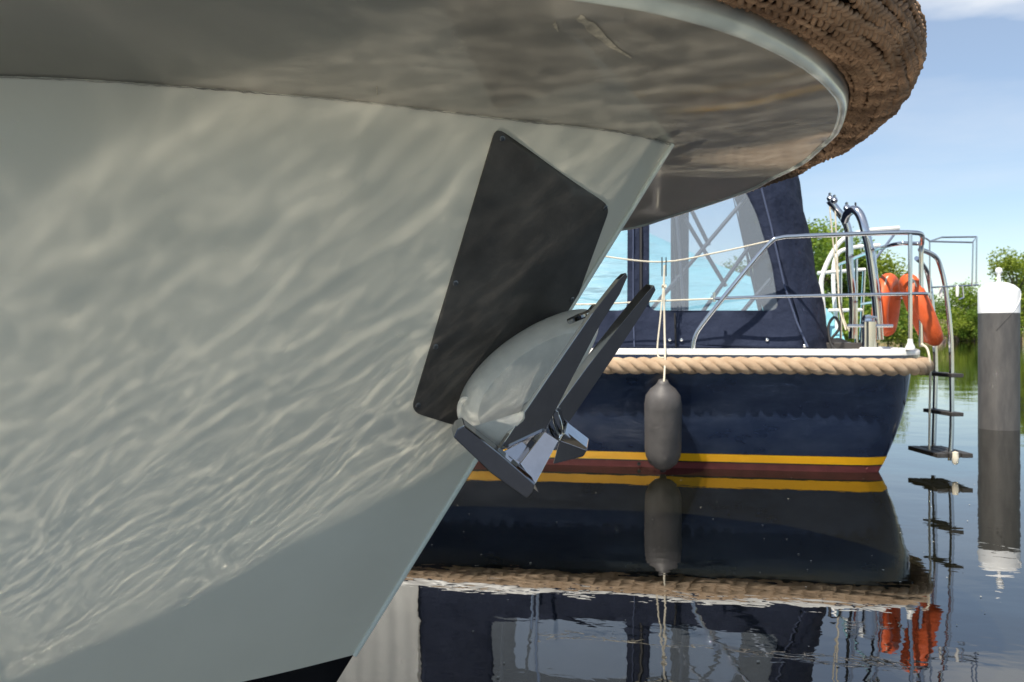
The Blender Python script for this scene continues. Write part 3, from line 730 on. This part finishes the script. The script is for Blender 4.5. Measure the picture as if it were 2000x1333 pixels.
side_panel([(xl, .965), (rb[0], .965), (rt[0], ZT), (xl, ZT)],
           [rounded([(xl + .5, 1.22), (fx[0], 1.22), (fx[0], 2.53), (xl + .5, 2.53)], .04), rounded([(fx[1], 1.22), (rb[0] - .12, 1.22), (rt[0] + .0, 2.53), (fx[1], 2.53)], .04)], yfar)
# aft end, roof, front
aft = MB(); rows = []
for i in range(25):
    s = i / 24; yy = lambda z: yof(z) + (yfar(z) - yof(z)) * s
    row = []
    for j in range(13):
        z = .965 + (ZT - .965) * j / 12; x0 = rb[0] + (rt[0] - rb[0]) * j / 12
        bl = .32 * (1 - abs(2 * s - 1) ** 3.2) * (1.0 - .12 * j / 12) + .18 * j / 12 * (1 - abs(2 * s - 1) ** 3)
        row.append((x0 + bl + .01 * math.sin(z * 11 + s * 19), yy(z), z))
    rows.append(row)
aft.grid(rows); aft.build('aft_panel', M['canvas'], can, solid=.004)
rows = []
for i in range(25):
    s = i / 24; y = yof(ZT) + (yfar(ZT) - yof(ZT)) * s; zz = ZT + .16 * (1 - abs(2 * s - 1) ** 2.4)
    xe = rt[0] + (.282 + .18) * (1 - abs(2 * s - 1) ** 3.1)
    rows.append([(xl + (xe - xl) * j / 16, y, zz if j < 14 else zz - (zz - ZT) * ((j - 13) / 3) ** 2) for j in range(17)])
m = MB(); m.grid(rows); m.build('roof_panel', M['canvas'], can, solid=.004)
# seams, zips and roll-up tapes
def strip(pxs, wpx, name, mt, dy=-.006, c=c0, k=k0):
    q = MB(); pts = [BL(a, b_, c, k) + Vector((0, dy, 0)) for a, b_ in pxs]
    q.tube(pts, wpx, 6); return q.build(name, mt, can)
strip([(1482, 350), (1505, 440), (1532, 560), (1556, 630), (1577, 678)], .008, 'seam', M['canvas_seam'], -.014)
strip([(1237, 440), (1237, 607), (1239, 678)], .006, 'seam', M['canvas_seam'], -.012)
strip([(1252, 440), (1252, 607)], .012, 'zip', M['black'], -.010)
strip([(1318, 612), (1320, 678)], .007, 'tie_strap', M['black'], -.018)
for px, py in ((1308, 664), (1331, 664), (1498, 664), (1571, 676)):
    p = BL(px, py, c0, k0); q = MB(); q.lathe(p + Vector((0, -.008, 0)), [(.013, 0), (.012, .008), (.006, .012), (0, .013)], 12, (0, -1, 0)); q.build('snap_stud', M['steel'], can)
for pts in ([(1478, 362), (1268, 610)], [(1338, 428), (1418, 560)], [(1465, 480), (1372, 610)], [(1505, 545), (1448, 612)], [(1345, 400), (1385, 480)]):
    q = MB(); q.tube([BL(a, b_, .62) for a, b_ in pts], .017, 8); q.build('canopy_bow', M['darkbar'], can)
for xx in (-3.2, -1.7):
    q = MB(); q.tube(spline([(xx, .40, 1.0), (xx - .05, .46, 1.8), (xx - .1, .66, 2.44), (xx - .1, 1.4, 2.62), (xx - .1, 2.14, 2.44), (xx - .05, 2.34, 1.8), (xx, 2.4, 1.0)], 30), .014, 8); q.build('canopy_bow', M['darkbar'], can)
# wheelhouse forward of the canopy with a fluted side
wh = MB(); rows = []
flute = [(-7.0, .52)] + [(x_ / 100, .44 + .007 * math.cos(x_ * .42) + .004 * math.cos(x_ * .23 + 1)) for x_ in range(-690, -396, 3)] + [(-3.96, .46)]
for z in (.967, 1.15, 1.2, 1.9, 2.15):
    rows.append([(x, (y if z > 1.16 else .435), z) for x, y in flute])
wh.grid(rows); wh.build('wheelhouse_side', mat('dull_white_fluted_panel', (.55, .55, .52), .5, var=.06, vscale=3), boat)
m = MB(); m.box((-5.45, 1.6, 1.56), (2.9, 2.2, 1.17)); m.build('wheelhouse', M['white'], boat, bevel=.05)

# stainless guard rail, posts, lifelines
gr = empty('guard_rail', (0, 0, 0), 0, boat); yr = .10
B = lambda px, py, c=yr: BL(px, py, c)
def rail(pts, r, name='tube', m_=None, n=24, par=None, lin=False):
    q = MB(); q.tube(pts if lin else spline(pts, n), r, 10); return q.build(name, m_ or M['steel'], par or gr)
e1_ = B(1783, 455)
rail([B(1353, 684), B(1357, 660), B(1372, 634), B(1440, 549), B(1500, 478), B(1524, 465), B(1560, 462), B(1660, 458), B(1740, 455), e1_, e1_ + Vector((.08, .06, -.01)), e1_ + Vector((.115, .18, -.06)), e1_ + Vector((.12, .22, -.16)), e1_ + Vector((.12, .22, -.86))], .018, 'top_rail', n=60)
m2 = B(1790, 574)
rail([B(1393, 584), B(1500, 580), B(1640, 577), m2, m2 + Vector((.1, .1, 0)), m2 + Vector((.11, .3, 0)), m2 + Vector((.11, 2.3, 0))], .0125, 'mid_rail', n=30)
rail([B(1778, 456), B(1778, 676)], .016, 'post', lin=True)
for yy in (.9, 1.6, 2.3):
    rail([(-.12, yy, .97), (-.12, yy, 1.80)], .014, 'post', lin=True)
rail([e1_ + Vector((.12, .22, -.06)), Vector((-.12, .5, 1.80)), Vector((-.12, 2.5, 1.80))], .0155, 'aft_rail', n=14)
m = MB(); m.lathe(B(1778, 678) + Vector((0, 0, 0)), [(.035, -.02), (.035, .0), (.02, .03), (.018, .06)], 12); m.build('post_foot', M['white'], gr)
m = MB(); m.lathe(B(1353, 686), [(.032, -.015), (.030, .004), (.018, .01)], 12); m.build('post_foot', M['steel'], gr)
for pts in ([(1050, 478), (1180, 501), (1295, 512), (1400, 494), (1508, 470)], [(1050, 592), (1140, 595), (1297, 588), (1396, 584)]):
    rail([B(*p) for p in pts], .0062, 'lifeline', M['cord'], n=20)
rail([BL(1040, 600, .2), BL(1040, 690, .2)], .014, 'post', lin=True); rail([B(1050, 470), B(1050, 690)], .014, 'post', lin=True)
rail([BL(1395, 572, .1), BL(1395, 590, .1)], .012, 'clevis', lin=True)
# tall steel arch / davit pair
av = empty('davit', (0, 0, 0), 0, boat)
rail([BD(1620, 392, 7.6), BD(1634, 410, 7.6), BD(1650, 432, 7.6), BD(1658, 460, 7.6), BD(1660, 520, 7.6), BD(1666, 590, 7.6), BD(1665, 662, 7.6)], .034, 'davit_arm', n=40, par=av)
rail([BD(1650, 430, 7.3), BD(1655, 418, 7.2), BD(1668, 410, 7.1), BD(1680, 421, 7.05), BD(1690, 452, 7.0), BD(1701, 504, 7.0), BD(1712, 590, 7.0), BD(1717, 664, 7.0)], .037, 'davit_arm', n=40, par=av)
for p in (BD(1621, 388, 7.6), BD(1630, 392, 7.55), BD(1654, 407, 7.2)):
    m = MB(); m.lathe(p, [(0, -.03), (.022, -.02), (.03, 0), (.022, .02), (.012, .03), (.014, .045), (0, .055)], 12); m.build('sheave_bolt', M['steel'], av)
for a in ([BD(1620, 396, 7.6), BD(1628, 480, 7.6), BD(1645, 610, 7.6), BD(1660, 650, 7.6)], [BD(1631, 400, 7.58), BD(1636, 520, 7.58), BD(1640, 600, 7.5), BD(1652, 645, 7.4)]):
    rail(a, .007, 'tackle_line', M['cord'], par=av)
rail([BD(1671, 405, 7.1), BD(1671, 396, 7.1)], .008, 'aerial_stub', M['darkbar'], par=av, lin=True)
# bollard on a white foot
bo = empty('bollard', (0, 0, 0), 0, boat); bp_ = BL(1698, 668, .16)
m = MB(); m.lathe((bp_.x, bp_.y, .975), [(.062, .0), (.06, .02), (.053, .022), (.053, .215), (.045, .222), (0, .224)], 24); m.build('drum', M['steel'], bo)
m = MB(); m.lathe((bp_.x, bp_.y, .966), [(.072, .0), (.07, .026), (.06, .03)], 24); m.build('foot', M['white'], bo)
rail([Vector((bp_.x - .16, bp_.y, 1.16)), Vector((bp_.x + .17, bp_.y, 1.16))], .012, 'pin', par=bo, lin=True)
rail([Vector((bp_.x - .03, bp_.y, 1.225)), Vector((bp_.x + .06, bp_.y, 1.225))], .009, 'pin', par=bo, lin=True)
m = MB(); m.lathe((bp_.x + .06, bp_.y + .30, .975), [(.05, 0), (.045, .25), (.04, .27), (0, .275)], 20); m.build('drum', M['steel'], bo)
# winch cover and dark gear just aft of the canopy
wc = empty('deck_gear', (0, 0, 0), 0, boat)
p = BL(1635, 650, .9); m = MB()
m.lathe((p.x, p.y, .98), [(.10, 0), (.11, .03), (.08, .06), (.03, .08), (0, .085)], 18); m.build('cover', M['black'], wc)
m = MB(); m.box((p.x + .05, p.y - .2, 1.0), (.42, .22, .05)); m.build('board', M['wood'], wc, bevel=.005)
rail([BL(1622, 664, .5), BL(1640, 640, .5), BL(1630, 620, .5), BL(1618, 640, .5), BL(1628, 680, .45), BL(1665, 684, .4)], .011, 'hose', M['black'], par=wc)
# wire basket on the stern rail
bk = empty('wire_basket', (0, 0, 0), 0, boat)
bc = [(1816, 472, 6.75), (1840, 464, 6.95), (1908, 463, 6.95), (1900, 474, 6.75)]
top = [BD(*c) for c in bc]
rail(top + [top[0]], .007, 'wire', par=bk, lin=True)
for a, c in (((1816, 472, 6.75), (1817, 585, 6.75)), ((1908, 463, 6.95), (1907, 557, 6.95)), ((1901, 474, 6.75), (1899, 558, 6.75)), ((1817, 562, 6.75), (1911, 557, 6.85)), ((1880, 559, 6.8), (1882, 582, 6.8)), ((1882, 582, 6.8), (1872, 586, 6.8))):
    rail([BD(*a), BD(*c)], .007, 'wire', par=bk, lin=True)
rail([BD(1817, 472, 6.75), BD(1806, 466, 6.7), BD(1795, 478, 6.65)], .007, 'wire', par=bk)
for px in (1838, 1870):
    m = MB(); p = BD(px, 570, 6.8); m.lathe(p, [(0, .05), (.012, .04), (.014, 0), (.010, -.04), (0, -.045)], 10); m.build('float_clip', M['white'], bk)
# boarding ladder over the stern
ld = empty('boarding_ladder', (0, 0, 0), 0, boat)
rail([BD(1797, 488, 6.65), BD(1812, 493, 6.72), BD(1828, 503, 6.78), BD(1837, 522, 6.8), BD(1847, 566, 6.8), BD(1857, 660, 6.8), BD(1859, 760, 6.8), BD(1859, 840, 6.8), BD(1856, 900, 6.8)], .019, 'side_rail', n=50, par=ld)
rail([BD(1790, 505, 6.9), BD(1802, 516, 7.0), BD(1812, 536, 7.1), BD(1820, 588, 7.1), BD(1827, 696, 7.1), BD(1826, 800, 7.1), BD(1823, 892, 7.1)], .019, 'side_rail', n=40, par=ld)
for yy in (733, 807):
    a, c = BD(1814, yy - 7, 7.14), BD(1871, yy + 5, 6.74)
    m = MB(); d = c - a; Mx = Matrix.Rotation(math.atan2(d.y, d.x), 3, 'Z'); m.box((a + c) / 2, (d.length, .10, .03), Mx); m.build('tread', M['wood'], ld, bevel=.004, smooth=False)
a, c = BD(1806, 874, 7.2), BD(1866, 892, 6.72)
m = MB(); d = c - a; Mx = Matrix.Rotation(math.atan2(d.y, d.x), 3, 'Z')
for k in (-.10, 0, .10):
    m = MB(); m.box((a + c) / 2 + Mx @ Vector((0, k, 0)), (d.length, .085, .035), Mx); m.build('tread', M['wood'], ld, bevel=.004, smooth=False)
m = MB(); m.lathe(BD(1866, 894, 6.72), [(0, .05), (.022, .04), (.026, 0), (.024, -.04), (.014, -.055), (0, -.055)], 12); m.build('end_stop', M['cord'], ld)

# ------------------------------------------------------------------ loose things on the blue boat
ft, fb = BL(1295, 743, -.13), BL(1295, 921, .10)
fw = BO + ex * ft.x + ey * ft.y; FL = math.hypot(ft.z - fb.z, fb.y - ft.y); z1, z2 = 0.0, -FL
fen = empty('hanging_fender', (fw.x, fw.y, ft.z)); fen.rotation_euler = (math.atan2(fb.y - ft.y, ft.z - fb.z), 0, BA)
tag(fen, 'grey vinyl fender hanging on a cord against the blue hull', 'fender')
rF = 36 / F * (fw.y + .08)
MB().lathe((0, 0, 0), [(0, z2 + .035), (rF * .45, z2 + .04), (rF * .78, z2 + .085), (rF * .95, z2 + .14), (rF, z2 + .20), (rF, z1 - .20), (rF * .93, z1 - .13), (rF * .70, z1 - .08), (rF * .42, z1 - .045), (rF * .30, z1 - .02), (rF * .24, z1), (0, z1 + .004)], 32).build('body', M['fender'], fen, angle=70)
MB().lathe((0, 0, 0), [(0, z2), (.022, z2), (.03, z2 + .03), (.055, z2 + .05)], 16).build('nub', M['fender_end'], fen)
m = MB(); m.tube([(.011 * math.cos(t), -.022, z1 - .02 + .013 * math.sin(t)) for t in [i * math.tau / 12 for i in range(12)]], .004, 6, closed=True); m.build('eye', M['fender_end'], fen)
z1 = ft.z
ln = empty('fender_cord', (fw.x, fw.y, 0)); tag(ln, 'pale cord tied from the guard rail down to the grey fender', 'cord')
inv = lambda px, py, c: (BO + ex * BL(px, py, c).x + ey * BL(px, py, c).y + Vector((0, 0, BL(px, py, c).z))) - Vector((fw.x, fw.y, 0))
for pts, r in (([inv(1298, 518, .09), inv(1297, 560, .085), inv(1298, 640, .06), inv(1299, 700, -.05), Vector((.002, -.03, z1 - .012))], .0075), ([inv(1296, 560, .085), inv(1290, 620, .06), inv(1284, 690, .0), inv(1297, 700, -.06)], .006)):
    m = MB(); m.tube(spline(pts, 24), r, 8); m.build('strand', M['cord'], ln)
for px in (1293, 1301):
    m = MB(); m.tube([inv(px, 503, .09), inv(px, 540, .085)], .0045, 6); m.build('hook', M['black'], ln)
m = MB(); kp = inv(1297, 560, .085); m.tube([kp + Vector((.014 * math.cos(t), .014 * math.sin(t), .012 * math.sin(2 * t))) for t in [i * math.tau / 14 for i in range(14)]], .007, 6, closed=True); m.build('knot', M['cord'], ln)

def lifebuoy(centre, rx, ry, axis_u, axis_v, label):
    o = empty('lifebuoy', centre); tag(o, label, 'lifebuoy', 'orange lifebuoys on the stern rail')
    u, v = Vector(axis_u).normalized(), Vector(axis_v).normalized()
    pts = [u * (rx * math.cos(t)) + v * (ry * math.sin(t)) for t in [-1.15 + i * (math.tau - .85) / 34 + .0 for i in range(35)]]
    m = MB(); m.tube(pts, [.035 if i in (0, 34) else (.055 if i in (1, 33) else .066) for i in range(35)], 14); m.build('ring', M['orange'], o)
    q = MB(); q.tube([p * 1.16 + Vector((.0, -.03, .02 * math.sin(i * .8))) for i, p in enumerate(pts[3:32])], .007, 6); q.build('grab_line', M['cord'], o)
    return o
W_ = lambda px, py, d: P(px, py, d)
lifebuoy(W_(1731, 602, 7.3), .20, .235, (.60, .80, 0), (.10, 0, 1), 'orange horseshoe lifebuoy hanging just right of the steel arch leg')
lifebuoy(W_(1800, 612, 6.75), .15, .27, (.22, .95, .1), (-.38, 0, .92), 'orange horseshoe lifebuoy leaning out over the stern by the ladder')
sl_ = empty('stern_line', W_(1810, 680, 6.6)); tag(sl_, 'thin pale line looping from the stern corner down to the ladder foot', 'rope')
m = MB(); m.tube([p - sl_.location for p in spline([W_(1800, 672, 6.55), W_(1812, 684, 6.5), W_(1817, 720, 6.5), W_(1816, 800, 6.7), W_(1815, 886, 6.9)], 24)], .0085, 8); m.build('strand', M['cord'], sl_)

# ------------------------------------------------------------------ added plank deck, out of view, placed to shade the upper left bow
JA = math.atan2(.53, -.82); je = empty('added_jetty', (-1.07, -.70, 0), JA)
tag(je, 'unseen weathered plank deck added left of and behind the camera to shade the yacht', 'added_jetty')
for k in range(26):                                  # local +x runs along the edge, +y away from the yacht
    m_ = MB(); m_.box((-2.0 + k * .17, .26, .62), (.155, 1.9, .04))
    m_.build('plank', M['plank'], je, smooth=False)
for y in (-.55, 1.0):
    MB().box((.1, y, .54), (4.2, .12, .12)).build('joist', M['wood'], je, smooth=False)
    MB().tube([(1.6, y, -1), (1.6, y, .48)], .09, 12).build('post', M['wood'], je)
